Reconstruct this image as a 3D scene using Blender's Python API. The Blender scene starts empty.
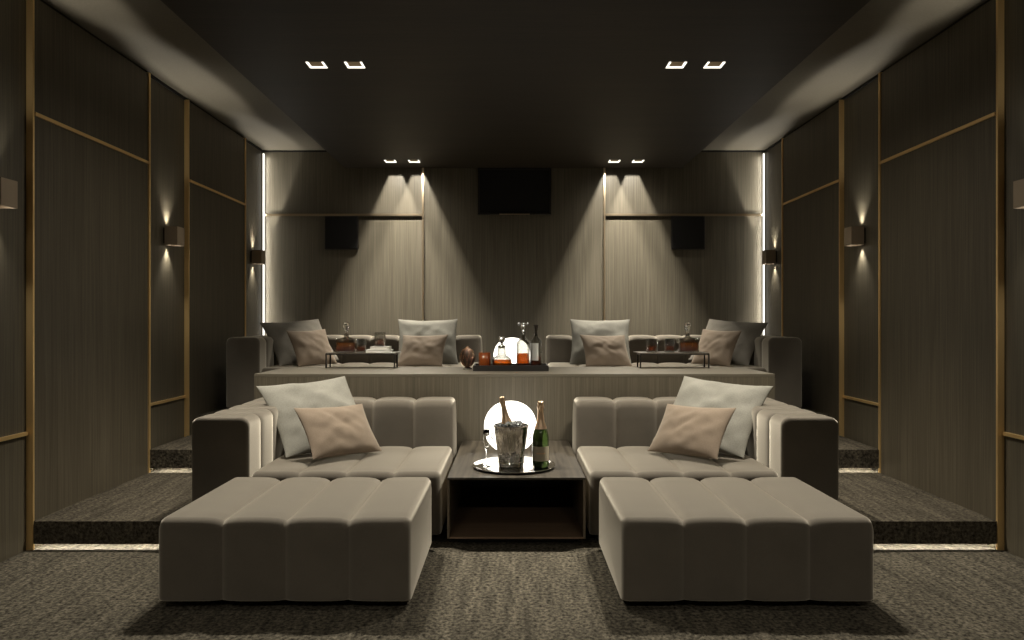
import bpy, bmesh, math, random
from mathutils import Vector, Matrix, Euler, noise
random.seed(7)
PI = math.pi
CX = 0.02                      # room axis
col = bpy.context.scene.collection

# ------------------------------------------------------------------ helpers
def tag(o, label=None, cat=None, group=None, kind=None):
    if label: o['label'] = label
    if cat: o['category'] = cat
    if group: o['group'] = group
    if kind: o['kind'] = kind
    return o

def empty(name, loc=(0, 0, 0), rz=0.0):
    o = bpy.data.objects.new(name, None)
    o.empty_display_size = .1
    o.location = loc
    o.rotation_euler = (0, 0, rz)
    col.objects.link(o)
    return o

def copy_tree(o, parent=None):
    c = o.copy()
    col.objects.link(c)
    if parent: c.parent = parent
    for ch in list(o.children):
        copy_tree(ch, c)
    return c

class MB:
    """collects shapes, then links them as one mesh object"""
    def __init__(s): s.v = []; s.f = []; s.sm = []
    def add(s, vs, fs, smooth=False):
        n = len(s.v)
        s.v += [tuple(v) for v in vs]
        s.f += [tuple(i + n for i in f) for f in fs]
        s.sm += [smooth] * len(fs)
        return s
    def box(s, x0, x1, y0, y1, z0, z1):
        v = [(x0,y0,z0),(x1,y0,z0),(x1,y1,z0),(x0,y1,z0),(x0,y0,z1),(x1,y0,z1),(x1,y1,z1),(x0,y1,z1)]
        f = [(0,3,2,1),(4,5,6,7),(0,1,5,4),(1,2,6,5),(2,3,7,6),(3,0,4,7)]
        return s.add(v, f)
    def lathe(s, prof, seg=32, cx=0, cy=0, z0=0, smooth=True, flute=0.0, nf=0, sq=1.0):
        """prof: list of (r, z); r = 0 closes with a pole"""
        vs = []; fs = []; rings = []
        for r, z in prof:
            if r <= 1e-6:
                rings.append([len(vs)]); vs.append((cx, cy, z0 + z))
            else:
                ring = []
                for i in range(seg):
                    a = 2 * PI * i / seg
                    rr = r * (1 + flute * math.cos(nf * a)) if nf else r
                    c, q = math.cos(a), math.sin(a)
                    if sq > 1:
                        k = 1 / (abs(c) ** sq + abs(q) ** sq) ** (1 / sq)
                        rr *= k
                    ring.append(len(vs)); vs.append((cx + rr * c, cy + rr * q, z0 + z))
                rings.append(ring)
        for a, b in zip(rings[:-1], rings[1:]):
            if len(a) == 1 and len(b) == 1: continue
            for i in range(seg):
                j = (i + 1) % seg
                if len(a) == 1: fs.append((a[0], b[j], b[i]))
                elif len(b) == 1: fs.append((a[i], a[j], b[0]))
                else: fs.append((a[i], a[j], b[j], b[i]))
        return s.add(vs, fs, smooth)
    def tube(s, p, q, r, seg=12):
        p = Vector(p); q = Vector(q); d = (q - p).normalized()
        u = d.orthogonal().normalized(); w = d.cross(u)
        vs = [p + r * (math.cos(2*PI*i/seg) * u + math.sin(2*PI*i/seg) * w) for i in range(seg)]
        vs += [q + r * (math.cos(2*PI*i/seg) * u + math.sin(2*PI*i/seg) * w) for i in range(seg)]
        fs = [(i, (i+1) % seg, seg + (i+1) % seg, seg + i) for i in range(seg)]
        fs += [tuple(range(seg))[::-1], tuple(range(seg, 2*seg))]
        return s.add(vs, fs, True)
    def sphere(s, c, r, seg=32, rings=16, sz=1.0, fn=None):
        prof = []
        for i in range(rings + 1):
            t = -PI/2 + PI * i / rings
            prof.append((max(0, r * math.cos(t)) if 0 < i < rings else 0, r * sz * math.sin(t)))
        return s.lathe(prof, seg, c[0], c[1], c[2])
    def build(s, name, m, parent=None, bevel=0.0, bseg=2, autosm=False, loc=None):
        me = bpy.data.meshes.new(name)
        me.from_pydata(s.v, [], s.f)
        me.polygons.foreach_set('use_smooth', s.sm)
        me.update()
        bm = bmesh.new(); bm.from_mesh(me)
        bmesh.ops.recalc_face_normals(bm, faces=bm.faces)
        if bevel > 0:
            es = [e for e in bm.edges if len(e.link_faces) == 2 and e.calc_face_angle(0) > .7]
            bmesh.ops.bevel(bm, geom=es, offset=bevel, segments=bseg, profile=.5, affect='EDGES', clamp_overlap=True)
        bm.to_mesh(me); bm.free()
        me.materials.append(m)
        o = bpy.data.objects.new(name, me)
        if loc: o.location = loc
        col.objects.link(o)
        if parent: o.parent = parent
        return o

# ------------------------------------------------------------------ materials
def new_mat(name):
    m = bpy.data.materials.new(name); m.use_nodes = True
    nt = m.node_tree
    return m, nt, nt.nodes['Principled BSDF']

def simple(name, c, rough=.5, metal=0., **kw):
    m, nt, b = new_mat(name)
    b.inputs['Base Color'].default_value = (*c, 1)
    b.inputs['Roughness'].default_value = rough
    b.inputs['Metallic'].default_value = metal
    for k, v in kw.items():
        b.inputs[k.replace('_', ' ')].default_value = v
    return m

def grain(name, c0, c1, scale, rough=.5, bump=.25, coord='Object', spec=.5, noise2=None, dist=.002):
    """streaky or speckled procedural surface: noise stretched by `scale`"""
    m, nt, b = new_mat(name)
    N = nt.nodes; L = nt.links
    tc = N.new('ShaderNodeTexCoord'); mp = N.new('ShaderNodeMapping')
    mp.inputs['Scale'].default_value = scale
    L.new(tc.outputs[coord], mp.inputs['Vector'])
    nz = N.new('ShaderNodeTexNoise'); nz.inputs['Scale'].default_value = 1
    nz.inputs['Detail'].default_value = 4; nz.inputs['Roughness'].default_value = .6
    L.new(mp.outputs[0], nz.inputs['Vector'])
    cr = N.new('ShaderNodeValToRGB')
    cr.color_ramp.elements[0].position = .32; cr.color_ramp.elements[0].color = (*c0, 1)
    cr.color_ramp.elements[1].position = .68; cr.color_ramp.elements[1].color = (*c1, 1)
    L.new(nz.outputs['Fac'], cr.inputs[0])
    out = cr.outputs[0]
    if noise2:
        sc2, lo, hi = noise2
        mp2 = N.new('ShaderNodeMapping'); mp2.inputs['Scale'].default_value = sc2
        L.new(tc.outputs[coord], mp2.inputs['Vector'])
        n2 = N.new('ShaderNodeTexNoise'); n2.inputs['Scale'].default_value = 1; n2.inputs['Detail'].default_value = 3
        L.new(mp2.outputs[0], n2.inputs['Vector'])
        mr = N.new('ShaderNodeMapRange'); mr.inputs['From Min'].default_value = .3; mr.inputs['From Max'].default_value = .7
        mr.inputs['To Min'].default_value = lo; mr.inputs['To Max'].default_value = hi
        L.new(n2.outputs['Fac'], mr.inputs['Value'])
        mx = N.new('ShaderNodeVectorMath'); mx.operation = 'SCALE'
        L.new(out, mx.inputs[0]); L.new(mr.outputs[0], mx.inputs['Scale'])
        out = mx.outputs[0]
    L.new(out, b.inputs['Base Color'])
    b.inputs['Roughness'].default_value = rough
    b.inputs['Specular IOR Level'].default_value = spec
    if bump:
        bp = N.new('ShaderNodeBump'); bp.inputs['Strength'].default_value = bump; bp.inputs['Distance'].default_value = dist
        L.new(nz.outputs['Fac'], bp.inputs['Height']); L.new(bp.outputs[0], b.inputs['Normal'])
    return m

def emis(name, c, s):
    m, nt, b = new_mat(name)
    b.inputs['Base Color'].default_value = (.8, .8, .78, 1)
    b.inputs['Emission Color'].default_value = (*c, 1)
    b.inputs['Emission Strength'].default_value = s
    return m

def velvet(name, c0, c1, sheen=.35, sc=(260, 260, 260), bump=.25):
    m = grain(name, c0, c1, sc, .85, bump, spec=.25, noise2=((5, 5, 5), .9, 1.1), dist=.001)
    b = m.node_tree.nodes['Principled BSDF']
    b.inputs['Sheen Weight'].default_value = sheen
    b.inputs['Sheen Roughness'].default_value = .50
    b.inputs['Sheen Tint'].default_value = (.98, .90, .75, 1)
    return m

WARM = (1.0, .93, .80)
M = {}
M['veneer'] = grain('dark_veneer_wall', (.060, .050, .033), (.112, .095, .064), (90, 90, 1.4), .5, .15, spec=.4, noise2=((6, 6, .5), .95, 1.05))
M['panel'] = grain('dark_veneer_panel', (.056, .046, .030), (.104, .086, .057), (90, 90, 1.4), .5, .15, spec=.35, noise2=((6, 6, .5), .95, 1.05))
M['backwall'] = grain('veneer_back', (.092, .080, .058), (.150, .132, .098), (110, 110, 1.5), .5, .2, spec=.35, noise2=((30, 30, .5), .92, 1.08))
M['ledge'] = grain('veneer_ledge', (.068, .057, .039), (.108, .092, .064), (105, 105, 1.6), .5, .2, spec=.35, noise2=((26, 26, .5), .92, 1.08))
M['ledge_top'] = grain('veneer_ledge_top', (.080, .069, .049), (.112, .097, .071), (2, 60, 60), .45, .15, spec=.4)
M['ceil_wood'] = grain('ceiling_veneer', (.017, .0125, .0072), (.027, .020, .0118), (2.0, 70, 70), .6, .2, spec=.3, noise2=((.6, 5, 5), .85, 1.15))
M['cove'] = grain('cove_paint', (.11, .096, .070), (.13, .113, .083), (60, 60, 60), .8, .1)
M['carpet'] = grain('carpet', (.012, .010, .007), (.150, .132, .098), (52, 44, 52), .95, 1.0, spec=.1, noise2=((22, 2.2, 22), .66, 1.34), dist=.014)
M['carpet_step'] = grain('carpet_step', (.016, .013, .009), (.108, .092, .066), (52, 44, 52), .95, .5, spec=.1, noise2=((22, 2.2, 22), .66, 1.34), dist=.014)
M['fabric'] = velvet('taupe_velvet', (.074, .062, .047), (.092, .077, .059), .84)
M['pgrey'] = velvet('pillow_grey', (.165, .158, .133), (.215, .207, .175), .15, (140, 140, 140), .5)
M['pbrown'] = velvet('pillow_tan', (.17, .128, .09), (.215, .165, .12), .3, (200, 200, 200), .3)
M['pdark'] = velvet('pillow_umber', (.14, .128, .105), (.185, .168, .14), .2, (140, 140, 140), .5)
M['brass'] = simple('brushed_brass', (.86, .60, .27), .42, .75)
M['brass_pale'] = simple('champagne_metal', (.62, .50, .35), .35, 1.0)
M['black'] = simple('black_satin', (.012, .010, .009), .45)
M['blackcloth'] = simple('black_grille', (.008, .0075, .007), .95)
M['blackmetal'] = simple('black_metal', (.03, .026, .022), .35, .6)
M['gap'] = simple('painted_gap_shade', (.006, .005, .004), .9)  # near-black strip colour stands in for shade in the wall-top recess
M['bronze'] = simple('bronze_paint', (.33, .26, .185), .42, .4)
M['table_in'] = grain('table_inside_wood', (.13, .082, .050), (.19, .125, .078), (2, 60, 60), .5, .2)
M['table'] = grain('table_wood', (.020, .016, .011), (.070, .058, .041), (45, 1.4, 45), .42, .25)
M['table_edge'] = simple('table_edge', (.15, .12, .085), .4)
M['chrome'] = simple('polished_silver', (.80, .78, .74), .08, 1.0)
M['foil'] = simple('gold_foil', (.70, .50, .33), .32, .9)
M['greenglass'] = simple('green_glass', (.045, .075, .018), .06, 0, Transmission_Weight=.55, IOR=1.5)
M['label_m'] = simple('paper_label', (.52, .46, .34), .7)
def thin_glass(name, tint, ior=1.5, rough=.03):
    m, nt, b = new_mat(name); N = nt.nodes; L = nt.links
    N.remove(b); out = N['Material Output']
    t = N.new('ShaderNodeBsdfTransparent'); t.inputs[0].default_value = (*tint, 1)
    g = N.new('ShaderNodeBsdfGlossy'); g.inputs['Roughness'].default_value = rough
    lw = N.new('ShaderNodeLayerWeight'); lw.inputs[0].default_value = .5
    pw = N.new('ShaderNodeMath'); pw.operation = 'POWER'; pw.inputs[1].default_value = 2.0
    L.new(lw.outputs['Facing'], pw.inputs[0])
    f = N.new('ShaderNodeMath'); f.operation = 'MULTIPLY_ADD'; f.inputs[1].default_value = .80; f.inputs[2].default_value = .06
    L.new(pw.outputs[0], f.inputs[0])
    x = N.new('ShaderNodeMixShader')
    L.new(f.outputs[0], x.inputs[0]); L.new(t.outputs[0], x.inputs[1]); L.new(g.outputs[0], x.inputs[2]); L.new(x.outputs[0], out.inputs[0])
    return m
def tinted(name, tint, body, fac=.45):
    m, nt, b = new_mat(name); N = nt.nodes; L = nt.links
    out = N['Material Output']
    b.inputs['Base Color'].default_value = (*body, 1); b.inputs['Roughness'].default_value = .15
    t = N.new('ShaderNodeBsdfTransparent'); t.inputs[0].default_value = (*tint, 1)
    x = N.new('ShaderNodeMixShader'); x.inputs[0].default_value = fac
    L.new(t.outputs[0], x.inputs[1]); L.new(b.outputs[0], x.inputs[2]); L.new(x.outputs[0], out.inputs[0])
    return m
M['glass'] = thin_glass('clear_glass', (.80, .80, .78), 1.6)
M['crystal'] = simple('cut_crystal', (.95, .95, .93), .02, 0, Transmission_Weight=1.0, IOR=1.5)
M['frosted'] = simple('frosted_glass', (.62, .62, .58), .3, 0, Transmission_Weight=.35, IOR=1.45)
M['amber'] = tinted('amber_liquor', (.92, .36, .07), (.38, .12, .016), .42)
M['copperglass'] = tinted('amber_glass', (.55, .20, .07), (.22, .055, .012), .55)
M['smoke'] = tinted('smoked_glass', (.30, .24, .18), (.02, .015, .01), .5)
M['copper'] = simple('rose_copper', (.42, .26, .17), .18, 1.0)
M['ice'] = simple('ice', (.9, .92, .92), .08, 0, Transmission_Weight=.85, IOR=1.31)
M['bookcover'] = simple('book_cover', (.45, .43, .38), .6)
M['paper'] = simple('paper', (.62, .60, .54), .8)
M['cork_black'] = simple('dark_stopper', (.03, .025, .02), .2)
M['lamp'] = emis('lamp_glow', (1.0, .95, .84), 1.5)
M['led'] = emis('led_white', (1.0, .97, .88), .62)
M['led_step'] = emis('led_step', (1.0, .96, .86), 34.0)
M['trim_painted_glow'] = emis('downlight_trim', (1.0, .94, .80), .8)  # emission stands in for lamplight falling on the white trim
M['bulb'] = emis('downlight_bulb', (1.0, .90, .70), .5)
M['lens'] = emis('sconce_lens', (1.0, .94, .82), 4.0)
M['can'] = simple('downlight_can', (.32, .25, .165), .5, .3)

def hammered():
    m, nt, b = new_mat('hammered_silver')
    N = nt.nodes; L = nt.links
    tc = N.new('ShaderNodeTexCoord'); mp = N.new('ShaderNodeMapping'); mp.inputs['Scale'].default_value = (26, 26, 7)
    nz = N.new('ShaderNodeTexNoise'); nz.inputs['Scale'].default_value = 1.0; nz.inputs['Detail'].default_value = 3
    bp = N.new('ShaderNodeBump'); bp.inputs['Strength'].default_value = .55; bp.inputs['Distance'].default_value = .02
    L.new(tc.outputs['Object'], mp.inputs['Vector']); L.new(mp.outputs[0], nz.inputs['Vector'])
    L.new(nz.outputs['Fac'], bp.inputs['Height']); L.new(bp.outputs[0], b.inputs['Normal'])
    b.inputs['Base Color'].default_value = (.62, .59, .54, 1)
    b.inputs['Metallic'].default_value = 1; b.inputs['Roughness'].default_value = .16
    return m
M['hammered'] = hammered()

def S(o):
    o['kind'] = 'structure'; return o

# ------------------------------------------------------------------ room shell
XW = 2.995        # side wall strips (half width)
XP = 2.96        # proud panels
YB = 8.88        # back wall
YF = -2.2        # wall behind the viewpoint
ZC = 3.43        # outer ceiling
ZS = 3.22        # lowered centre ceiling
XS = 2.01

floor = S(MB().box(CX-XW-.1, CX+XW+.1, YF-.1, YB+.1, -.1, 0).build('floor', M['carpet']))

# lowered ceiling with square openings for the downlights
DL_Y = [8.485, 5.284, 2.083, -1.118]
DL_X = [-1.405, -1.135, 1.145, 1.415]
HS = .062
def ceiling_mesh():
    mb = MB()
    xs = sorted([-XS] + [v for x in DL_X for v in (x-HS, x+HS)] + [XS])
    ys = sorted([YF] + [v for y in DL_Y for v in (y-HS, y+HS)] + [YB])
    for i in range(len(xs)-1):
        for j in range(len(ys)-1):
            xm = (xs[i]+xs[i+1])/2; ym = (ys[j]+ys[j+1])/2
            if any(abs(xm-x) < HS*.9 for x in DL_X) and any(abs(ym-y) < HS*.9 for y in DL_Y): continue
            mb.add([(CX+xs[i],ys[j],ZS),(CX+xs[i+1],ys[j],ZS),(CX+xs[i+1],ys[j+1],ZS),(CX+xs[i],ys[j+1],ZS)], [(0,1,2,3)])
    for sx in (-1, 1):
        mb.add([(CX+sx*XS,YF,ZS),(CX+sx*XS,YB,ZS),(CX+sx*XS,YB,ZC+.02),(CX+sx*XS,YF,ZC+.02)], [(0,1,2,3)])
    return mb
ceiling = S(MB().box(CX-XW-.1, CX+XW+.1, YF-.1, YB+.1, ZC, ZC+.1).build('ceiling', M['cove']))
low = ceiling_mesh().build('lowered_ceiling', M['ceil_wood'], ceiling)
low['label'] = 'dark brown veneered lowered centre of the ceiling'

# back wall
wb = S(MB().box(CX-XW-.1, CX+XW+.1, YB, YB+.1, 0, ZC).build('wall_back', M['backwall']))
for sx in (-1, 1):
    x = CX + sx*1.08
    MB().box(x-.011, x+.011, YB-.022, YB, .52, ZS).build('brass_trim', M['brass_pale'], wb)
    a, b_ = sorted((CX + sx*1.092, CX + sx*(XW-.03)))
    MB().box(a, b_, YB-.03, YB, 2.648, 2.672).build('brass_trim', M['brass_pale'], wb)
    # dark strip painted in for the shade of the recess at the ceiling
    a, b_ = sorted((CX + sx*XS, CX + sx*XW))
    MB().box(a, b_, YB-.012, YB, ZC-.018, ZC).build('painted_gap_shade', M['gap'], wb)
wf = S(MB().box(CX-XW-.1, CX+XW+.1, YF-.1, YF, 0, ZC).build('wall_front', M['panel']))

# side walls: plain strips with sconces between proud panels edged in brass
PAN = [(6.77, 8.20), (4.57, 6.03), (2.37, 3.83), (.17, 1.63), (-2.03, -.57)]
for sx, nm in ((-1, 'left'), (1, 'right')):
    def bx(mb, a, b_, y0, y1, z0, z1):
        x0, x1 = sorted((CX + sx*a, CX + sx*b_)); return mb.box(x0, x1, y0, y1, z0, z1)
    w = S(bx(MB(), XW, XW+.1, YF, YB, 0, ZC).build('wall_'+nm, M['veneer']))
    bx(MB(), XW-.012, XW, YF, YB, ZC-.022, ZC).build('painted_gap_shade', M['gap'], w)
    for (y0, y1) in PAN:
        p = bx(MB(), XP, XW, y0+.012, y1-.012, 0, ZC-.03).build('wall_panel', M['panel'], w)
        bx(MB(), XP-.006, XW, y0-.008, y0+.008, 0, ZC-.02).build('brass_trim', M['brass'], p)
        bx(MB(), XP-.010, XW, y1-.014, y1+.012, 0, ZC-.02).build('brass_trim', M['brass'], p)
        bx(MB(), XP-.012, XP, y0+.012, y1-.014, 2.668, 2.690).build('brass_trim', M['brass'], p)
    edges = [(8.212, YB)] + [(PAN[i+1][1]+.012, PAN[i][0]-.012) for i in range(4)]
    for (y0, y1) in edges:
        bx(MB(), XW-.016, XW, y0, y1, .705, .727).build('brass_trim', M['brass'], w)

# carpeted steps and the rear platform
def step(name, x0, x1, y0, y1, zb, zt, label, led=True):
    mb = MB()
    mb.box(x0, x1, y0, y1, zb+.085, zt)
    mb.box(x0, x1, y0, y0+.014, zb+.036, zb+.086)
    mb.box(x0, x1, y0+.118, y1, zb, zb+.086)
    o = S(mb.build(name, M['carpet_step'])); o['label'] = label
    MB().box(x0, x1, y0+.0135, y0+.018, zb+.034, zb+.044).build('nosing_strip', M['brass_pale'], o)
    if led:
        MB().box(x0+.01, x1-.01, y0+.030, y0+.048, zb+.079, zb+.086).build('led_strip', M['led_step'], o)
    return o
for sx, nm in ((-1, 'left'), (1, 'right')):
    a, b_ = sorted((CX + sx*XP, CX + sx*2.15))
    step('step', a, b_, 4.57, 6.16, 0, .175, 'first carpeted step lit from below along the %s wall' % nm)
    step('step', a, b_, 6.03, 7.00, .175, .36, 'second carpeted step lit from below along the %s wall' % nm)
    # narrow infill so the first step meets the recessed strip of wall
plat = S(MB().box(CX-XP, CX+XP, 7.00, YB, 0, .52).build('platform', M['carpet_step']))
plat['label'] = 'raised carpeted platform under the rear sofas'

# ------------------------------------------------------------------ downlights
def spot(name, loc, power, half, sx=1, sy=1, tilt=0, blend=.3, color=WARM, rad=.012, yrot=0, parent=None):
    l = bpy.data.lights.new(name, 'SPOT')
    l.energy = power; l.color = color; l.spot_size = 2*half; l.spot_blend = blend; l.shadow_soft_size = rad
    o = bpy.data.objects.new(name, l)
    o.location = loc; o.rotation_euler = (tilt, yrot, 0); o.scale = (sx, sy, 1)
    col.objects.link(o)
    if parent: o.parent = parent
    return o

def washer(name, loc, power, parent=None):
    """downlight whose measured distribution is an asymmetric wall wash with crisp shielded sides:
    a function of the ray's direction at the lamp only"""
    l = bpy.data.lights.new(name, 'POINT'); l.energy = power; l.color = WARM; l.shadow_soft_size = .010
    l.use_nodes = True
    nt = l.node_tree; N = nt.nodes; L = nt.links
    em = next(n for n in N if n.type == 'EMISSION')
    tc = N.new('ShaderNodeTexCoord'); sp = N.new('ShaderNodeSeparateXYZ')
    L.new(tc.outputs['Normal'], sp.inputs[0])
    def m(op, a, b=None, c=None, clamp=False):
        n = N.new('ShaderNodeMath'); n.operation = op; n.use_clamp = clamp
        for i, v in enumerate((a, b, c)):
            if v is None: continue
            if isinstance(v, (int, float)): n.inputs[i].default_value = v
            else: L.new(v, n.inputs[i])
        return n.outputs[0]
    SG = WASH_SIGN
    dx = m('ABSOLUTE', sp.outputs[0])
    dy = m('MULTIPLY', sp.outputs[1], SG)
    dz = m('MULTIPLY', sp.outputs[2], -SG)       # positive downwards
    dyp = m('MAXIMUM', dy, 0.0)
    lim = m('ADD', m('MULTIPLY', dz, .50), m('MULTIPLY', dyp, .12))
    e1 = m('DIVIDE', m('SUBTRACT', lim, dx), m('ADD', m('MULTIPLY', m('MAXIMUM', dz, 0.0), .15), .015), clamp=True)
    e2 = m('DIVIDE', m('SUBTRACT', dz, m('MULTIPLY', dyp, .19)), .05, clamp=True)
    fall = m('POWER', m('DIVIDE', 1.0, m('MAXIMUM', dyp, .20)), 1.9)
    back = m('ADD', 1.0, m('MINIMUM', m('MULTIPLY', dy, 1.1), 0.0), clamp=True)   # little light thrown back into the room
    st = m('ADD', m('MULTIPLY', m('MULTIPLY', e1, e2), m('MULTIPLY', fall, back)), m('MULTIPLY', m('POWER', m('MAXIMUM', dz, 0.0), 4.0), 1.0))   # plus a little spill
    L.new(st, em.inputs['Strength'])
    o = bpy.data.objects.new(name, l); o.location = loc; col.objects.link(o)
    return o
WASH_SIGN = 1.0

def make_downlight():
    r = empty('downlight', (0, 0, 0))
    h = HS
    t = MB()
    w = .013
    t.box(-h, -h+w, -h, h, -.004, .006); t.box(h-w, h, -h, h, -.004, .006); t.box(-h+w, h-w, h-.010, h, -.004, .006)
    t.build('painted_glow_trim', M['trim_painted_glow'], r)
    c = MB()
    q = h - .001
    c.add([(-q,-q,.005),(q,-q,.005),(q,q,.005),(-q,q,.005),(-q,-q,.10),(q,-q,.10),(q,q,.10),(-q,q,.10)],
          [(4,5,6,7),(0,1,5,4),(1,2,6,5),(2,3,7,6),(3,0,4,7)])
    c.build('recess', M['can'], r)
    MB().lathe([(0, .094), (.030, .094), (.030, .099), (0, .099)], 24).build('bulb', M['bulb'], r)
    return r
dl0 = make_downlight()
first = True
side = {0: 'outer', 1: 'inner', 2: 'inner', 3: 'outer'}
POW = {8.485: 7.9, 5.284: 104, 2.083: 7, -1.118: 62}  # rearmost row is unseen; its wide beam is added as frontal fill
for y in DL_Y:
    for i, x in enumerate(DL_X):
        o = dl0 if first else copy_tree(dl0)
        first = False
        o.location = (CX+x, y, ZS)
        lr = 'left' if x < 0 else 'right'
        io = side[i]
        if y > 8:
            tag(o, 'small square ceiling downlight, %s one of the pair nearest the back wall on the %s' % (io, lr), 'downlight', 'square ceiling downlights')
        elif y > 5:
            tag(o, 'square ceiling downlight, %s one of the %s pair over the front sofas' % (io, lr), 'downlight', 'square ceiling downlights')
        else:
            tag(o, 'square ceiling downlight, %s one of the %s pair, %s' % (io, lr, 'over the front carpet' if y > 0 else 'unseen behind the viewpoint, added as frontal fill'), 'downlight', 'square ceiling downlights')
        if y > 8:
            washer('downlight_beam', (CX+x, y, ZS-.006), POW[y])
        else:
            spot('downlight_beam', (CX+x, y, ZS-.006), POW[y], math.radians(47 if y > 5 else 52 if y > 0 else 82), .82 if y > 5 else 1, 1.08 if y > 5 else 1, 0, .6 if y > 0 else 1, rad=.055)
            if 5 < y < 6: spot('downlight_spill', (CX+x, y, ZS-.008), 13, math.radians(84), 1, 1, 0, 1, rad=.02)

# ------------------------------------------------------------------ wall sconces
def make_sconce():
    r = empty('wall_sconce', (0, 0, 0))          # origin on the wall, local +x into the room
    MB().box(0, .016, -.062, .062, -.066, .066).build('back_plate', M['blackmetal'], r, .002)
    b = MB()
    b.box(.016, .125, -.070, -.066, -.078, .078); b.box(.016, .125, .066, .070, -.078, .078)
    b.box(.121, .125, -.066, .066, -.078, .078); b.box(.016, .020, -.066, .066, -.078, .078)
    b.box(.020, .121, -.066, .066, -.05, .05)
    b.build('housing', M['bronze'], r)
    for s in (-1, 1):
        MB().lathe([(0, 0), (.026, 0), (.026, .004), (0, .004)], 24, .055, 0, s*.054 - .002).build('lens', M['lens'], r)
    return r
sc0 = make_sconce(); first = True
for sx in (-1, 1):
    for y in (8.54, 6.415, 4.225, 2.04, -.15):
        o = sc0 if first else copy_tree(sc0)
        first = False
        o.location = (CX + sx*XW, y, 2.13)
        o.rotation_euler = (0, 0, 0 if sx < 0 else PI)
        lr = 'left' if sx < 0 else 'right'
        where = {8.54: 'beside the glowing corner strip', 6.415: 'between the two tall wall panels', 4.225: 'cut by the edge of the picture'}.get(y, 'out of view beside the front carpet' if y > 0 else 'out of view behind the front carpet')
        tag(o, 'bronze box wall sconce on the %s wall %s' % (lr, where), 'wall lamp', 'box wall sconces')
        for up in (-1, 1):
            spot('sconce_beam', (CX + sx*(XW-.030), y, 2.13 + up*.082), 7.5, math.radians(42), 1, 1, PI if up > 0 else 0, 1.0, (1, .95, .84), .012)
            spot('sconce_wide_beam', (CX + sx*(XW-.075), y, 2.13 + up*.082), 18.0 if up > 0 else 1.5, math.radians(52), .17, 1, PI if up > 0 else 0, .5, (1, .95, .84), .012, -up*sx*math.radians(10))

# ------------------------------------------------------------------ corner LED strips
for sx, lr in ((-1, 'left'), (1, 'right')):
    r = empty('corner_light_strip', (CX + sx*(XW-.012), YB-.012, .52))
    MB().box(-.010, .010, -.012, .010, 0, ZC-.55).build('channel', M['brass_pale'], r)
    MB().box(min(0, -sx*.016), max(0, -sx*.016), -.014, .006, .01, ZC-.56).build('diffuser', M['led'], r)
    tag(r, 'glowing white vertical light strip in the %s back corner' % lr, 'light strip', 'corner light strips')
    l = bpy.data.lights.new('strip_glow', 'AREA'); l.shape = 'RECTANGLE'; l.size = .02; l.size_y = 2.8; l.energy = 3.2; l.color = (1, .95, .84)
    lo = bpy.data.objects.new('strip_glow', l); col.objects.link(lo)
    lo.location = (CX + sx*(XW-.032), YB-.045, 1.95)
    # emit along -sx x direction, local y up
    zdir = Vector((sx, 0, 0)); ydir = Vector((0, 0, 1)); xdir = ydir.cross(zdir)
    lo.matrix_world = Matrix.Translation(lo.location) @ Matrix((xdir, ydir, zdir)).transposed().to_4x4()

# ------------------------------------------------------------------ things on the back wall
def speaker(x0, x1, z0, z1, label):
    r = empty('wall_speaker', ((x0+x1)/2, YB, z0))
    h = (x1-x0)/2; H = z1-z0
    MB().box(-h, h, -.035, 0, 0, H).build('cabinet', M['black'], r, .003)
    MB().box(-h+.012, h-.012, -.040, -.034, .012, H-.012).build('grille', M['blackcloth'], r, .002)
    tag(r, label, 'speaker', 'black wall speakers')
speaker(-2.225, -1.83, 2.25, 2.645, 'square black speaker panel under the brass rail on the left of the back wall')
speaker(1.895, 2.29, 2.25, 2.645, 'square black speaker panel under the brass rail on the right of the back wall')
r = empty('projection_port', (.03, YB-.001, 2.665))
m = MB(); m.box(-.435, .435, -.03, 0, 0, .02); m.box(-.435, .435, -.03, 0, .53, .553); m.box(-.435, -.415, -.03, 0, .02, .53); m.box(.415, .435, -.03, 0, .02, .53)
m.build('casing', M['black'], r)
MB().box(-.415, .415, -.016, -.001, .02, .53).build('dark_glass', M['blackcloth'], r)
MB().box(-.18, .18, -.045, -.03, -.004, .006).build('sill_lip', M['brass_pale'], r)
tag(r, 'wide black rectangular projection opening high in the middle of the back wall', 'projection port')

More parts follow.
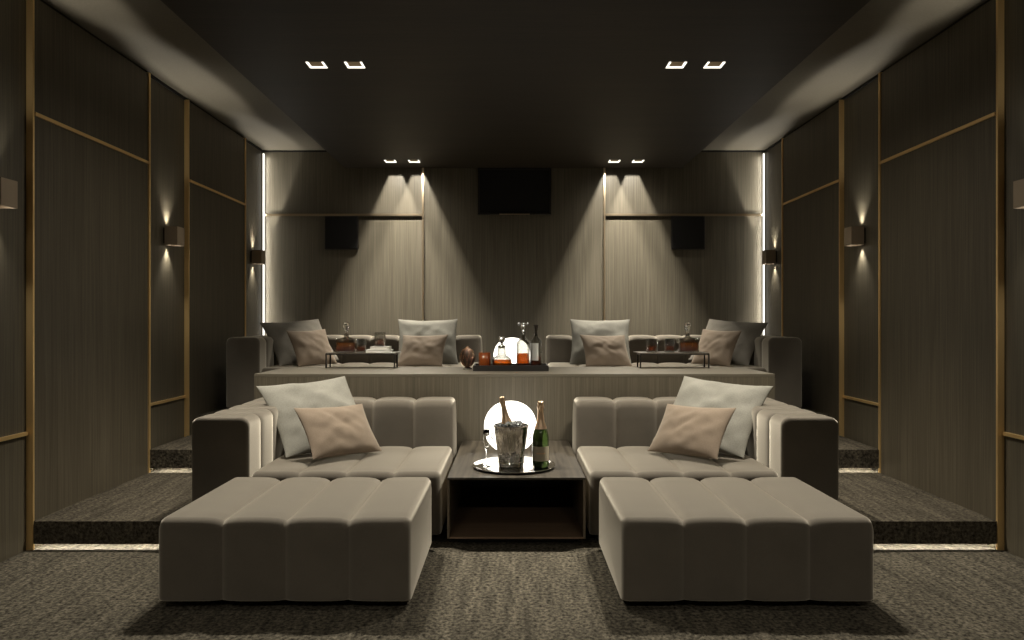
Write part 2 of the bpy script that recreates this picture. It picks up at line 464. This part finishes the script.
# ------------------------------------------------------------------ upholstery
def channel(L, A, H, n, r=.05, puff=.016, R=.035, z0=0.0, axis='x', cap_bulge=.012, m=9, bot=True, crown=0.0):
    """Upholstered block: L along the seam-crossing axis, A across, H high; n channels.
    Loops of rounded rectangles, drawn in at every seam and rolled at the ends."""
    ts = []
    for k in range(n):
        for i in range(m):
            u = i / m
            u = .5 - .5*math.cos(PI*u)            # denser near the seams
            ts.append((k + u) * L / n)
    ts.append(L)
    for e in (.004, .010, .018, .027):
        ts += [e, L-e]
    ts = sorted(set(round(t, 5) for t in ts))
    def inset(t):
        u = (t / (L/n)) % 1.0
        if t >= L - 1e-6: u = 0
        c = puff * (.55*abs(2*u-1) ** 3 + .45*abs(2*u-1) ** 14)
        if t < L/n/2 or t > L - L/n/2:            # outer ends: no seam, a roll instead
            c = 0
        e = min(t, L-t)
        if e < R: c += R - math.sqrt(max(0, R*R - (R-e)**2))
        return c
    NA, NS = 6, 8
    vs = []; fs = []
    def loop(t, ins):
        a = A/2 - ins*.9; h = H - ins; rr = max(.006, min(r, a*.9)); rb = .02
        t0 = t
        pts = []
        def arc(cx, cz, rad, a0, a1):
            for i in range(NA+1):
                q = a0 + (a1-a0)*i/NA
                pts.append((cx + rad*math.cos(q), cz + rad*math.sin(q)))
        def line(p, q, k):
            for i in range(1, k):
                pts.append((p[0]+(q[0]-p[0])*i/k, p[1]+(q[1]-p[1])*i/k))
        arc(a-rb, rb, rb, -PI/2, 0); line((a, rb), (a, h-rr), NS)
        arc(a-rr, h-rr, rr, 0, PI/2); line((a-rr, h), (-a+rr, h), NS)
        arc(-a+rr, h-rr, rr, PI/2, PI); line((-a, h-rr), (-a, rb), NS)
        arc(-a+rb, rb, rb, PI, 1.5*PI); line((-a+rb, 0), (a-rb, 0), NS)
        out = []
        for (x, z) in pts:
            zz = z
            if crown and z > h*.8: zz = z + crown*(1-(x/a)**2)
            out.append((t0 - L/2, x, zz + z0))
        return out
    loops = [loop(t, inset(t)) for t in ts]
    np_ = len(loops[0])
    for lp in loops: vs += lp
    for i in range(len(loops)-1):
        for j in range(np_):
            k = (j+1) % np_
            fs.append((i*np_+j, i*np_+k, (i+1)*np_+k, (i+1)*np_+j))
    # caps: shrink the last loop towards its centre with a slight bulge
    for end, li in ((-1, 0), (1, len(loops)-1)):
        base = li*np_; lp = loops[li]
        cy = 0; cz = z0 + H/2
        prev = [base+j for j in range(np_)]
        for f in (.97, .93, .80, .5, .2):
            idx = []
            for j in range(np_):
                p = lp[j]
                idx.append(len(vs))
                vs.append((p[0] + end*cap_bulge*(1-f*f), cy + (p[1]-cy)*f, cz + (p[2]-cz)*f))
            for j in range(np_):
                k = (j+1) % np_
                fs.append((prev[j], prev[k], idx[k], idx[j]))
            prev = idx
        vs.append((lp[0][0] + end*cap_bulge, cy, cz)); c = len(vs)-1
        for j in range(np_): fs.append((prev[j], prev[(j+1) % np_], c))
    if axis == 'y':
        vs = [(-y, x, z) for (x, y, z) in vs]
    return MB().add(vs, fs, True)

FAB = M['fabric']
def block(name, L, A, H, n, parent, loc, axis='x', **kw):
    o = channel(L, A, H, n, axis=axis, **kw).build(name, FAB, parent, loc=loc)
    return o

def make_ottoman():
    r = empty('ottoman')
    c = block('cushion', 1.222, 1.0, .402, 4, r, (0, 0, .05), r=.045, R=.04, puff=.027)
    for a in (-.42, .42):
        for b_ in (-.37, .37):
            MB().lathe([(0, 0), (.018, 0), (.022, .06), (0, .06)], 16, a, b_).build('leg', M['black'], r)
    return r
ot = make_ottoman(); ot.location = (CX-1.122, 4.085, 0)
tag(ot, 'large taupe channel-tufted ottoman in front of the left front sofa', 'ottoman', 'channel-tufted ottomans')
ot2 = copy_tree(ot); ot2.location = (CX+1.122, 4.085, 0)
tag(ot2, 'large taupe channel-tufted ottoman in front of the right front sofa', 'ottoman')

def make_sofa(sx, y0, zf, xin, xarm, xout, nseat, nback, label, seat_h=.40, top_h=.745, yb=5.72, yend=6.03):
    """sx -1: arm on the left.  xin < xarm < xout distances from the room axis"""
    r = empty('sofa', (CX + sx*(xin+xout)/2, (y0+yend)/2, zf))
    ox, oy = r.location.x, r.location.y
    def lx(d): return CX + sx*d - ox
    b0 = .05
    w = xarm - xin - .006
    s = block('seat', w, yb-y0-.01, seat_h, nseat, r, (lx((xin+xarm)/2), (y0+yb)/2-oy, b0), r=.05, R=.04, puff=.020)
    a = block('arm', yb-y0-.006, xout-xarm, top_h, 4, r, (lx((xarm+xout)/2), (y0+yb)/2-oy, b0), axis='y', r=.055, R=.022, puff=.014, cap_bulge=.008)
    k = block('backrest', xout-xin, yend-yb, top_h, nback, r, (lx((xin+xout)/2), (yb+yend)/2-oy, b0), r=.06, R=.045, puff=.026)
    # welt framing the flat front end of the arm
    A = (xout-xarm)/2 - .022; H = top_h - .022; yy = y0+.007-oy; cx = lx((xarm+xout)/2)
    mb = MB(); rr = .045
    pts = [(-A, .03), (-A, H-rr)] + [(-A+rr+rr*math.cos(PI-i*PI/12), H-rr+rr*math.sin(PI-i*PI/12)) for i in range(1, 7)] + \
          [(A-rr+rr*math.cos(PI/2-i*PI/12), H-rr+rr*math.sin(PI/2-i*PI/12)) for i in range(0, 7)] + [(A, .03)]
    P = [(x, 0, z) for x, z in pts]
    for p, q in zip(P[:-1], P[1:]): mb.tube(p, q, .0028, 6)
    w_ = mb.build('piping', FAB, a); w_.location = (0, yy-a.location.y, 0)
    MB().box(lx(xin+.05) if sx > 0 else lx(xout-.05), lx(xout-.05) if sx > 0 else lx(xin+.05), y0+.06-oy, yend-.06-oy, 0, .052).build('base', M['black'], r)
    tag(r, label, 'sofa', 'channel-tufted sofas')
    return r
make_sofa(-1, 4.69, 0, .47, 1.68, 2.045, 4, 5, 'front row taupe channel-tufted sofa left of the champagne table')
make_sofa(1, 4.69, 0, .47, 1.68, 2.045, 4, 5, 'front row taupe channel-tufted sofa right of the champagne table')
make_sofa(-1, 7.10, .52, .355, 2.43, 2.75, 7, 8, 'rear taupe channel-tufted sofa on the platform, left of the amber decanters', .385, .675, 8.04, 8.35)
make_sofa(1, 7.10, .52, .355, 2.43, 2.75, 7, 8, 'rear taupe channel-tufted sofa on the platform, right of the amber decanters', .385, .675, 8.04, 8.35)

# ------------------------------------------------------------------ pillows
def pillow_mesh(w, h, t, seed, wr=.016, crease=0.0, n=44):
    vs = []; fs = []
    def P(u, v, s):
        # pinched sides, pointed corners
        x = w*u*(1 - .075*(1-v*v)); z = h*v*(1 - (.085 if v > 0 else .035)*(1-u*u))
        e = max(0, (1-abs(u)**2.6))*max(0, (1-abs(v)**2.6))
        th = t*e**.62
        q = noise.noise(Vector((u*1.6+seed, v*1.6, s*3.1))) + .5*noise.noise(Vector((u*3.7, v*3.7+seed, s*1.7)))
        # folds fanning from the corners
        fold = noise.noise(Vector(((u+v)*2.3+seed, (u-v)*.6, 2.2*s))) + .6*noise.noise(Vector(((u-v)*2.9, (u+v)*.6+seed, s*4.7)))
        y = th*(1 + .10*q) + wr*e**.5*(.7*q + .75*fold)
        if crease and s < 0:
            for (ax, az, bx, bz) in ((-.35, .75, .40, -.25),):
                dx, dz = bx-ax, bz-az
                k = max(0, min(1, ((u-ax)*dx+(v-az)*dz)/(dx*dx+dz*dz)))
                d = math.hypot(u-ax-k*dx, v-az-k*dz)
                y -= crease*math.exp(-(d/.10)**2)*math.sin(PI*min(1, max(0, .1+.8*k)))
                y += crease*.6*math.exp(-((d-.17)/.11)**2)*math.sin(PI*min(1, max(0, .1+.8*k)))
        return (x, s*max(y, .0), z)
    g = [math.sin(PI/2*(2*i/n-1)) for i in range(n+1)]
    idx = {}
    for s in (-1, 1):
        for i, u in enumerate(g):
            for j, v in enumerate(g):
                edge = i in (0, n) or j in (0, n)
                if s == 1 and edge: idx[(s, i, j)] = idx[(-1, i, j)]; continue
                idx[(s, i, j)] = len(vs)
                p = P(u, v, s)
                if edge: p = (p[0], 0, p[2])
                vs.append(p)
        for i in range(n):
            for j in range(n):
                q = (idx[(s, i, j)], idx[(s, i+1, j)], idx[(s, i+1, j+1)], idx[(s, i, j+1)])
                fs.append(q if s < 0 else q[::-1])
    return MB().add(vs, fs, True)

def pillow(loc, yaw, lean, roll, w, h, t, mat, seed, label, group, mirror=False, crease=0.0, k=1.0, wr=None):
    loc = (loc[0]*k, loc[1]*k, 1.41 + (loc[2]-1.41)*k); w *= k; h *= k
    wr = wr or (.030 if w > .29 and loc[1] < 6 else .012 if w > .29 else .009)
    if mirror:
        loc = (2*CX - loc[0], loc[1], loc[2]); yaw = -yaw; roll = -roll
    mb = pillow_mesh(w, h, t, seed, wr, crease=crease)
    if mirror: mb.v = [(-x, y, z) for x, y, z in mb.v]
    o = mb.build('throw_pillow', mat)
    R = Matrix.Rotation(math.radians(yaw), 4, 'Z') @ Matrix.Rotation(math.radians(lean), 4, 'X') @ Matrix.Rotation(math.radians(roll), 4, 'Y')
    o.matrix_world = Matrix.Translation(loc) @ R
    tag(o, label, 'pillow', group)
    return o
G1 = 'large grey throw pillows'; G2 = 'small tan throw pillows'
pillow((-1.425, 5.46, .722), 38.9, -43.2, -4.3, .358, .317, .085, M['pgrey'], 1.3, 'large grey throw pillow in the arm corner of the left front sofa', G1, False, 0, 1.008)
pillow((-1.425, 5.46, .722), 38.9, -43.2, -4.3, .358, .317, .085, M['pgrey'], 2.3, 'large grey throw pillow in the arm corner of the right front sofa', G1, True, 0, 1.008)
pillow((-1.188, 5.115, .655), 49.8, -38, 2.5, .283, .200, .065, M['pbrown'], 3.1, 'small tan velvet pillow on the left front sofa', G2, False, .006, 1.02)
pillow((-1.188, 5.115, .655), 49.8, -38, 2.5, .283, .200, .065, M['pbrown'], 4.1, 'small tan velvet pillow on the right front sofa', G2, True, .006, 1.02)
for mi, lr in ((False, 'left'), (True, 'right')):
    k = 7.7 if mi else 5.1
    pillow((-2.204, 7.737, 1.188), 38.4, -44.2, -4.6, .330, .302, .08, M['pdark'], k, 'large dark grey pillow in the arm corner of the %s rear sofa' % lr, G1, mi)
    pillow((-2.010, 7.490, 1.136), 47.8, -29.3, -1.8, .228, .202, .055, M['pbrown'], k+1, 'small tan pillow against the dark grey one on the %s rear sofa' % lr, G2, mi, .004)
    pillow((-.883, 7.80, 1.185), 4.8, -34, -.3, .318, .282, .08, M['pgrey'], k+2, 'large pale grey pillow at the centre end of the %s rear sofa' % lr, G1, mi)
    pillow((-.896, 7.44, 1.107), -12, -36, -1.2, .240, .190, .055, M['pbrown'], k+3, 'small tan pillow at the centre end of the %s rear sofa' % lr, G2, mi, .004)

# ------------------------------------------------------------------ ledge behind the front sofas
r = empty('console_ledge', (CX, 6.53, 0))
MB().box(-2.124, 2.124, -.45, -.425, 0, .945).build('front_panel', M['ledge'], r)
for sx in (-1, 1):
    a, b_ = sorted((sx*2.124, sx*2.10)); MB().box(a, b_, -.425, .46, 0, .945).build('side_panel', M['ledge'], r)
MB().box(-2.125, 2.125, -.451, .46, .945, .97).build('top', M['ledge_top'], r, .002)
tag(r, 'long wood veneer ledge running behind the front sofas', 'ledge')
LZ = .971

# ------------------------------------------------------------------ centre table
r = empty('coffee_table', (.027, 5.34, 0))
h = .43; D = .71
MB().box(-h, h, -D, D, .416, .430).build('top', M['table'], r, .0015)
for sx in (-1, 1):
    a, b_ = sorted((sx*h, sx*(h-.014)))
    MB().box(a, b_, -D, D, .050, .416).build('side_panel', M['table_edge'], r)
MB().box(-h+.014, h-.014, -D, D, .050, .062).build('bottom_shelf', M['table_in'], r)
MB().box(-h+.014, h-.014, D-.02, D, .062, .416).build('back_panel', M['black'], r)
MB().box(-h+.06, h-.06, -D+.10, D-.06, 0, .052).build('plinth', M['black'], r)
tag(r, 'low open-fronted dark wood table between the front sofas', 'table')

# ------------------------------------------------------------------ globe lamps
def globe(loc, R, label):
    r = empty('globe_lamp', loc)
    MB().lathe([(0, 0), (.085, 0), (.085, .012), (.06, .016), (0, .016)], 32).build('base', M['chrome'], r)
    prof = []
    for i in range(33):
        t = -PI/2 + PI*i/32
        c = max(0, math.cos(t)); s = math.sin(t)
        prof.append((0 if i in (0, 32) else R*c**.92, R*.98 + R*.98*math.copysign(abs(s)**.96, s) + .008))
    MB().lathe(prof, 48).build('globe_shade', M['lamp'], r)
    tag(r, label, 'lamp', 'glowing globe lamps')
    return r
globe((-.012, 5.46, .431), .192, 'glowing white globe lamp on the low table behind the ice bucket')
r = empty('side_table', (.02, 7.72, .52))
MB().box(-.26, .26, -.26, .26, .30, .325).build('top', M['table'], r, .002)
for sx in (-1, 1):
    for sy in (-1, 1):
        MB().box(sx*.23-.012, sx*.23+.012, sy*.23-.012, sy*.23+.012, 0, .30).build('leg', M['blackmetal'], r)
tag(r, 'small dark table between the rear sofas under the globe lamp', 'table')
globe((.0, 7.72, .846), .190, 'glowing white globe lamp behind the amber decanters')

# ------------------------------------------------------------------ round silver tray and what stands on it
TZ = .4305
r = empty('round_tray', (.013, 4.97, TZ))
MB().lathe([(0, 0), (.235, 0), (.262, .006), (.275, .014), (.278, .016), (.277, .019), (.272, .0175), (.258, .010), (.235, .005), (0, .005)], 72).build('tray_body', M['chrome'], r)
tag(r, 'round polished silver tray on the low centre table', 'tray')
TT = TZ + .0055

# ice bucket
BX, BY = -.006, 4.97
r = empty('ice_bucket', (BX, BY, TT))
prof = [(0, 0), (.078, 0), (.084, .006), (.084, .02), (.088, .06), (.097, .13), (.107, .20), (.114, .262), (.119, .268), (.119, .276), (.113, .277), (.108, .268), (.103, .21), (.093, .12), (.083, .05), (.078, .03), (0, .03)]
MB().lathe(prof, 64).build('bucket_body', M['hammered'], r)
MB().lathe([(.084, .020), (.0875, .024), (.0875, .032), (.085, .036)], 64).build('base_ring', M['chrome'], r)
for sx in (-1, 1):
    mb = MB()
    pts = [(sx*(.112 + .022*math.sin(PI*i/8)), 0, .225 - .05*i/8) for i in range(9)]
    for p, q in zip(pts[:-1], pts[1:]): mb.tube(p, q, .004, 8)
    mb.build('handle', M['chrome'], r)
tag(r, 'hammered silver ice bucket holding a champagne bottle', 'ice bucket')
k = 0
for i in range(13):
    a = i*2.4; rr = .03 + .052*((i*37) % 10)/10
    x = BX + rr*math.cos(a); y = BY + rr*math.sin(a)
    if math.hypot(x-(BX-.020), y-BY) < .040: 
        x = BX + .075*math.cos(a+.8); y = BY + .075*math.sin(a+.8)
    o = MB().box(-.014, .014, -.014, .014, -.014, .014).build('ice_cube', M['ice'], None, .004)
    o.location = (x, y, TT + .272 + .018*((i*53) % 7)/7)
    o.rotation_euler = (i*.7, i*1.1, i*.4)
    tag(o, 'clear ice cube heaped in the silver bucket', 'ice cube', 'ice cubes in the bucket')

def champagne(loc, label, tilt=None, sc=1.0):
    r = empty('champagne_bottle', loc)
    P = [(0, .012), (.030, .0), (.046, .002), (.050, .012), (.050, .165), (.0485, .195), (.042, .228), (.031, .262), (.022, .292), (.0185, .318)]
    MB().lathe(P + [(.0165, .34), (0, .34)], 40).build('bottle_body', M['greenglass'], r)
    MB().lathe([(.0375, .245), (.0322, .262), (.0232, .292), (.0200, .318), (.0180, .345), (.0175, .372), (.0205, .375), (.0205, .392), (.0175, .396), (.0185, .402), (.019, .414), (.015, .422), (0, .424)], 32).build('foil', M['foil'], r)
    n = 24; vs = []; fs = []
    for i in range(n+1):
        a = -PI/2 - 1.25 + 2.5*i/n
        for z in (.042, .135): vs.append((.0506*math.cos(a), .0506*math.sin(a), z))
    for i in range(n): fs.append((2*i, 2*i+2, 2*i+3, 2*i+1))
    lb = MB().add(vs, fs, True).build('paper_label', M['label_m'], r)
    # faint dark printed band across the label (illegible in the photograph)
    vs = []; fs = []
    for i in range(n+1):
        a = -PI/2 - .55 + 1.1*i/n
        for z in (.088, .096): vs.append((.0510*math.cos(a), .0510*math.sin(a), z))
    for i in range(n): fs.append((2*i, 2*i+2, 2*i+3, 2*i+1))
    MB().add(vs, fs, True).build('printed_band', M['foil'], lb)
    if tilt: r.rotation_euler = tilt
    r.scale = (sc, sc, sc)
    tag(r, label, 'bottle', 'champagne bottles')
    return r
champagne((.190, 4.955, TT), 'green champagne bottle with gold foil standing on the round silver tray', None, 1.03).scale = (1.12, 1.12, 1.03)
champagne((BX+.016, BY, TT+.056), 'champagne bottle in the ice bucket, only its gold neck showing', (0, math.radians(-11), 0), .98)

# champagne flute
def flute(loc, label):
    r = empty('champagne_flute', loc)
    g = MB().lathe([(0, 0), (.030, 0), (.030, .002), (.006, .006), (.0035, .012), (.0032, .095), (.006, .105), (.016, .130), (.0215, .165), (.0225, .200), (.0205, .245), (.0195, .245), (.0215, .200), (.0205, .166), (.0148, .133), (0, .112)], 32)
    g.build('glass_body', M['crystal'], r)
    tag(r, label, 'glass')
flute((-.170, 4.96, TT), 'tall champagne flute left of the ice bucket')

# ------------------------------------------------------------------ serving tray on the ledge
def shade_flat(mb): mb.sm = [False]*len(mb.sm); return mb
r = empty('serving_tray', (-.010, 6.56, LZ))
MB().box(-.318, .318, -.16, .16, 0, .010).build('tray_floor', M['black'], r)
m = MB(); m.box(-.325, .325, -.168, -.158, 0, .048); m.box(-.325, .325, .158, .168, 0, .048); m.box(-.325, -.316, -.158, .158, 0, .048); m.box(.316, .325, -.158, .158, 0, .048)
m.build('tray_rim', M['black'], r, .002)
tag(r, 'long black serving tray with raised rim on the wooden ledge', 'tray')
SZ = LZ + .0105

def decanter(loc, kind, label):
    r = empty('decanter', loc)
    if kind == 'flask':      # round shoulders, short wide neck, ball stopper
        out = [(0, 0), (.083, 0), (.087, .006), (.088, .06), (.084, .085), (.066, .105), (.042, .118), (.036, .13), (.035, .195), (.038, .205)]
        MB().lathe(out + [(.033, .205), (.031, .19), (.032, .13), (.06, .10), (.078, .08), (.081, .015), (0, .012)], 48, flute=.02, nf=16).build('glass_body', M['glass'], r)
        MB().lathe([(0, .014), (.080, .014), (.080, .078), (0, .078)], 48, flute=.02, nf=16).build('liquor', M['amber'], r)
        s = MB().lathe([(0, .18), (.028, .18), (.030, .206), (.013, .210), (.012, .228), (.022, .236), (.030, .252), (.031, .265), (.026, .280), (.014, .290), (0, .293)], 16)
        s.build('stopper', M['crystal'], r)
    elif kind == 'tall':
        out = [(0, 0), (.055, 0), (.058, .006), (.058, .215), (.052, .238), (.036, .258), (.022, .27), (.019, .282), (.019, .32), (.024, .325)]
        MB().lathe(out + [(.018, .325), (.015, .315), (.015, .28), (.03, .255), (.047, .232), (.052, .21), (.052, .012), (0, .01)], 48, flute=.03, nf=14).build('glass_body', M['glass'], r)
        MB().lathe([(0, .012), (.051, .012), (.051, .135), (0, .135)], 48, flute=.03, nf=14).build('liquor', M['amber'], r)
        m = MB().lathe([(0, .31), (.013, .31), (.014, .335), (.009, .342), (.020, .360), (.020, .380), (.009, .392), (0, .396)], 8)
        m.tube((-.035, 0, .395), (.035, 0, .395), .008, 8); m.sphere((-.038, 0, .396), .013, 12, 8); m.sphere((.038, 0, .396), .013, 12, 8)
        m.build('stopper', M['crystal'], r)
    elif kind == 'bottle':
        out = [(0, 0), (.050, 0), (.053, .006), (.053, .235), (.049, .252), (.030, .268), (.018, .275), (.017, .30), (.021, .305)]
        MB().lathe(out + [(.016, .305), (.013, .29), (.024, .268), (.045, .248), (.048, .23), (.048, .012), (0, .01)], 40).build('glass_body', M['glass'], r)
        MB().lathe([(0, .012), (.047, .012), (.047, .105), (0, .105)], 32).build('liquor', M['amber'], r)
        n = 20; vs = []; fs = []
        for i in range(n+1):
            a = -PI/2 - 1.15 + 1.5*i/n
            for z in (.075, .225): vs.append((.0540*math.cos(a), .0540*math.sin(a), z))
        for i in range(n): fs.append((2*i, 2*i+2, 2*i+3, 2*i+1))
        MB().add(vs, fs, True).build('paper_label', M['frosted'], r)
        MB().lathe([(0, .285), (.013, .285), (.014, .31), (.012, .33), (.022, .378), (.020, .384), (.008, .386), (0, .384)], 8).build('stopper', M['cork_black'], r)
    else:                    # square whisky decanter
        w = 0
        out = [(0, 0), (.086, 0), (.092, .006), (.092, .118), (.084, .130), (.040, .136), (.022, .142), (.020, .165), (.026, .170)]
        MB().lathe(out + [(.020, .170), (.016, .16), (.018, .142), (.075, .126), (.084, .115), (.084, .014), (0, .012)], 48, sq=6).build('glass_body', M['glass'], r)
        MB().lathe([(0, .014), (.083, .014), (.083, .085), (0, .085)], 48, sq=6).build('liquor', M['amber'], r)
        MB().lathe([(0, .15), (.015, .15), (.016, .172), (.011, .182), (.012, .20), (.028, .222), (.033, .245), (.030, .265), (.018, .278), (0, .282)], 10).build('stopper', M['crystal'], r)
    tag(r, label, 'decanter', 'glass liquor decanters')
    return r
decanter((-.090, 6.54, SZ), 'flask', 'round-shouldered glass decanter of amber liquor with ball stopper on the black tray')
decanter((.097, 6.54, SZ), 'tall', 'tall fluted glass decanter of amber liquor with crystal stopper on the black tray')
decanter((.212, 6.56, SZ), 'bottle', 'tall glass bottle with pale label and dark stopper on the black tray')

def tumbler(loc, label, whisky=True, R=.048, H=.125, mat='glass', cat='glass', group='whisky tumblers'):
    r = empty('tumbler', loc)
    MB().lathe([(0, 0), (R*.90, 0), (R*.95, .004), (R, H), (R-.004, H), (R*.95-.005, .016), (0, .014)], 40, flute=.012, nf=12).build('glass_body', M[mat], r)
    if whisky:
        MB().lathe([(0, .015), (R*.95-.006, .017), (R*.96-.005, H*.45), (0, H*.45)], 32).build('liquor', M['amber'], r)
    tag(r, label, cat, group)
    return r
tumbler((-.236, 6.47, SZ), 'amber tinted drinking glass at the left end of the black tray', False, .052, .145, 'copperglass', 'glass', 'drinking glasses')

# cut copper glass globe left of the tray
r = empty('ornamental_globe', (-.395, 6.62, LZ))
MB().lathe([(0, 0), (.040, 0), (.042, .008), (.030, .016), (.022, .022), (0, .024)], 32).build('foot', M['chrome'], r)
mb = MB()
R = .068; zc = .020 + R*1.28
for k in range(10):
    a = 2*PI*k/10
    for sgn in (-1, 1):
        pts = []
        for i in range(17):
            t = -PI/2*.92 + PI*.92*i/16
            th = a + sgn*.9*(i/16)
            pts.append((R*math.cos(t)*math.cos(th), R*math.cos(t)*math.sin(th), zc + R*1.25*math.sin(t)))
        for p, q in zip(pts[:-1], pts[1:]): mb.tube(p, q, .0032, 6)
mb.build('woven_frame', M['copper'], r)
MB().sphere((0, 0, zc), R*.93, 32, 16, 1.25).build('inner_glass', M['smoke'], r)
MB().sphere((0, 0, zc + R*1.22), .020, 20, 10).build('finial', M['copper'], r)
tag(r, 'small woven copper globe ornament beside the black tray', 'ornament')

# ------------------------------------------------------------------ bridge tables over the rear seats
def bridge(x0, x1, label):
    xm = (x0+x1)/2; w = (x1-x0)/2
    r = empty('tray_table', (xm, 6.79, LZ))
    MB().box(-w, w, 0, .37, .128, .138).build('top', M['table'], r, .0015)
    m = MB(); m.box(-w, w, -.003, .006, .120, .1285); m.box(-w, w, .155, .163, .120, .1285); m.box(-w, -w+.008, 0, .163, .120, .1285); m.box(w-.008, w, 0, .163, .120, .1285)
    m.build('frame', M['blackmetal'], r)
    for sx in (-1, 1):
        for y in (.002, .158):
            MB().box(sx*(w-.006)-.006, sx*(w-.006)+.006, y-.006, y+.006, 0, .122).build('leg', M['blackmetal'], r)
    tag(r, label, 'tray table', 'low metal-legged tray tables')
    return r
bridge(-1.70, -1.065, 'low black-legged tray table on the ledge before the left rear sofa')
bridge(1.165, 1.80, 'low black-legged tray table on the ledge before the right rear sofa')
BZ = LZ + .1385
decanter((-1.545, 6.95, BZ), 'square', 'square glass whisky decanter on the left tray table')
tumbler((-1.395, 6.90, BZ), 'whisky tumbler standing between the decanter and books on the left tray table')
# two books with a glass on top
def book(loc, w, d, h, label, rz=0):
    r = empty('book', loc, rz)
    m = MB(); m.box(-w, w, -d, d, 0, .003); m.box(-w, w, -d, d, h-.003, h); m.box(-w, -w+.003, -d, d, .003, h-.003)
    m.build('cover', M['bookcover'], r)
    MB().box(-w+.003, w-.004, -d+.004, d-.004, .003, h-.003).build('pages', M['paper'], r)
    tag(r, label, 'book', 'books on the left tray table')
book((-1.235, 6.97, BZ), .118, .085, .024, 'larger pale book, lower of the two on the left tray table', .05)
book((-1.225, 6.97, BZ+.0245), .088, .07, .030, 'smaller pale book, upper of the two on the left tray table', -.04)
tumbler((-1.235, 6.97, BZ+.055), 'whisky tumbler standing on top of the two books', True, .052, .13)
tumbler((1.305, 6.95, BZ), 'whisky tumbler farther from the decanter on the right tray table', True, .054, .125)
tumbler((1.47, 6.95, BZ), 'whisky tumbler next to the decanter on the right tray table', True, .050, .125)
decanter((1.645, 6.98, BZ), 'square', 'square glass whisky decanter on the right tray table')

# ------------------------------------------------------------------ camera, world, view
cam = bpy.data.cameras.new('camera'); co = bpy.data.objects.new('camera', cam); col.objects.link(co)
co.location = (0, 0, 1.41); co.rotation_euler = (PI/2, 0, 0)
cam.sensor_width = 36; cam.lens = 745/1024*36; cam.clip_start = .05
sc = bpy.context.scene
sc.camera = co
w = bpy.data.worlds.new('world'); sc.world = w; w.use_nodes = True
w.node_tree.nodes['Background'].inputs[0].default_value = (0, 0, 0, 1)
sc.view_settings.view_transform = 'Standard'
sc.view_settings.look = 'None'
sc.view_settings.gamma = 1
sc.view_settings.use_curve_mapping = False
sc.view_settings.exposure = 1.3
sc.cycles.max_bounces = 10
sc.cycles.transmission_bounces = 10
sc.cycles.sample_clamp_indirect = 3
sc.cycles.use_denoising = True
sc.cycles.caustics_refractive = False
sc.cycles.caustics_reflective = False
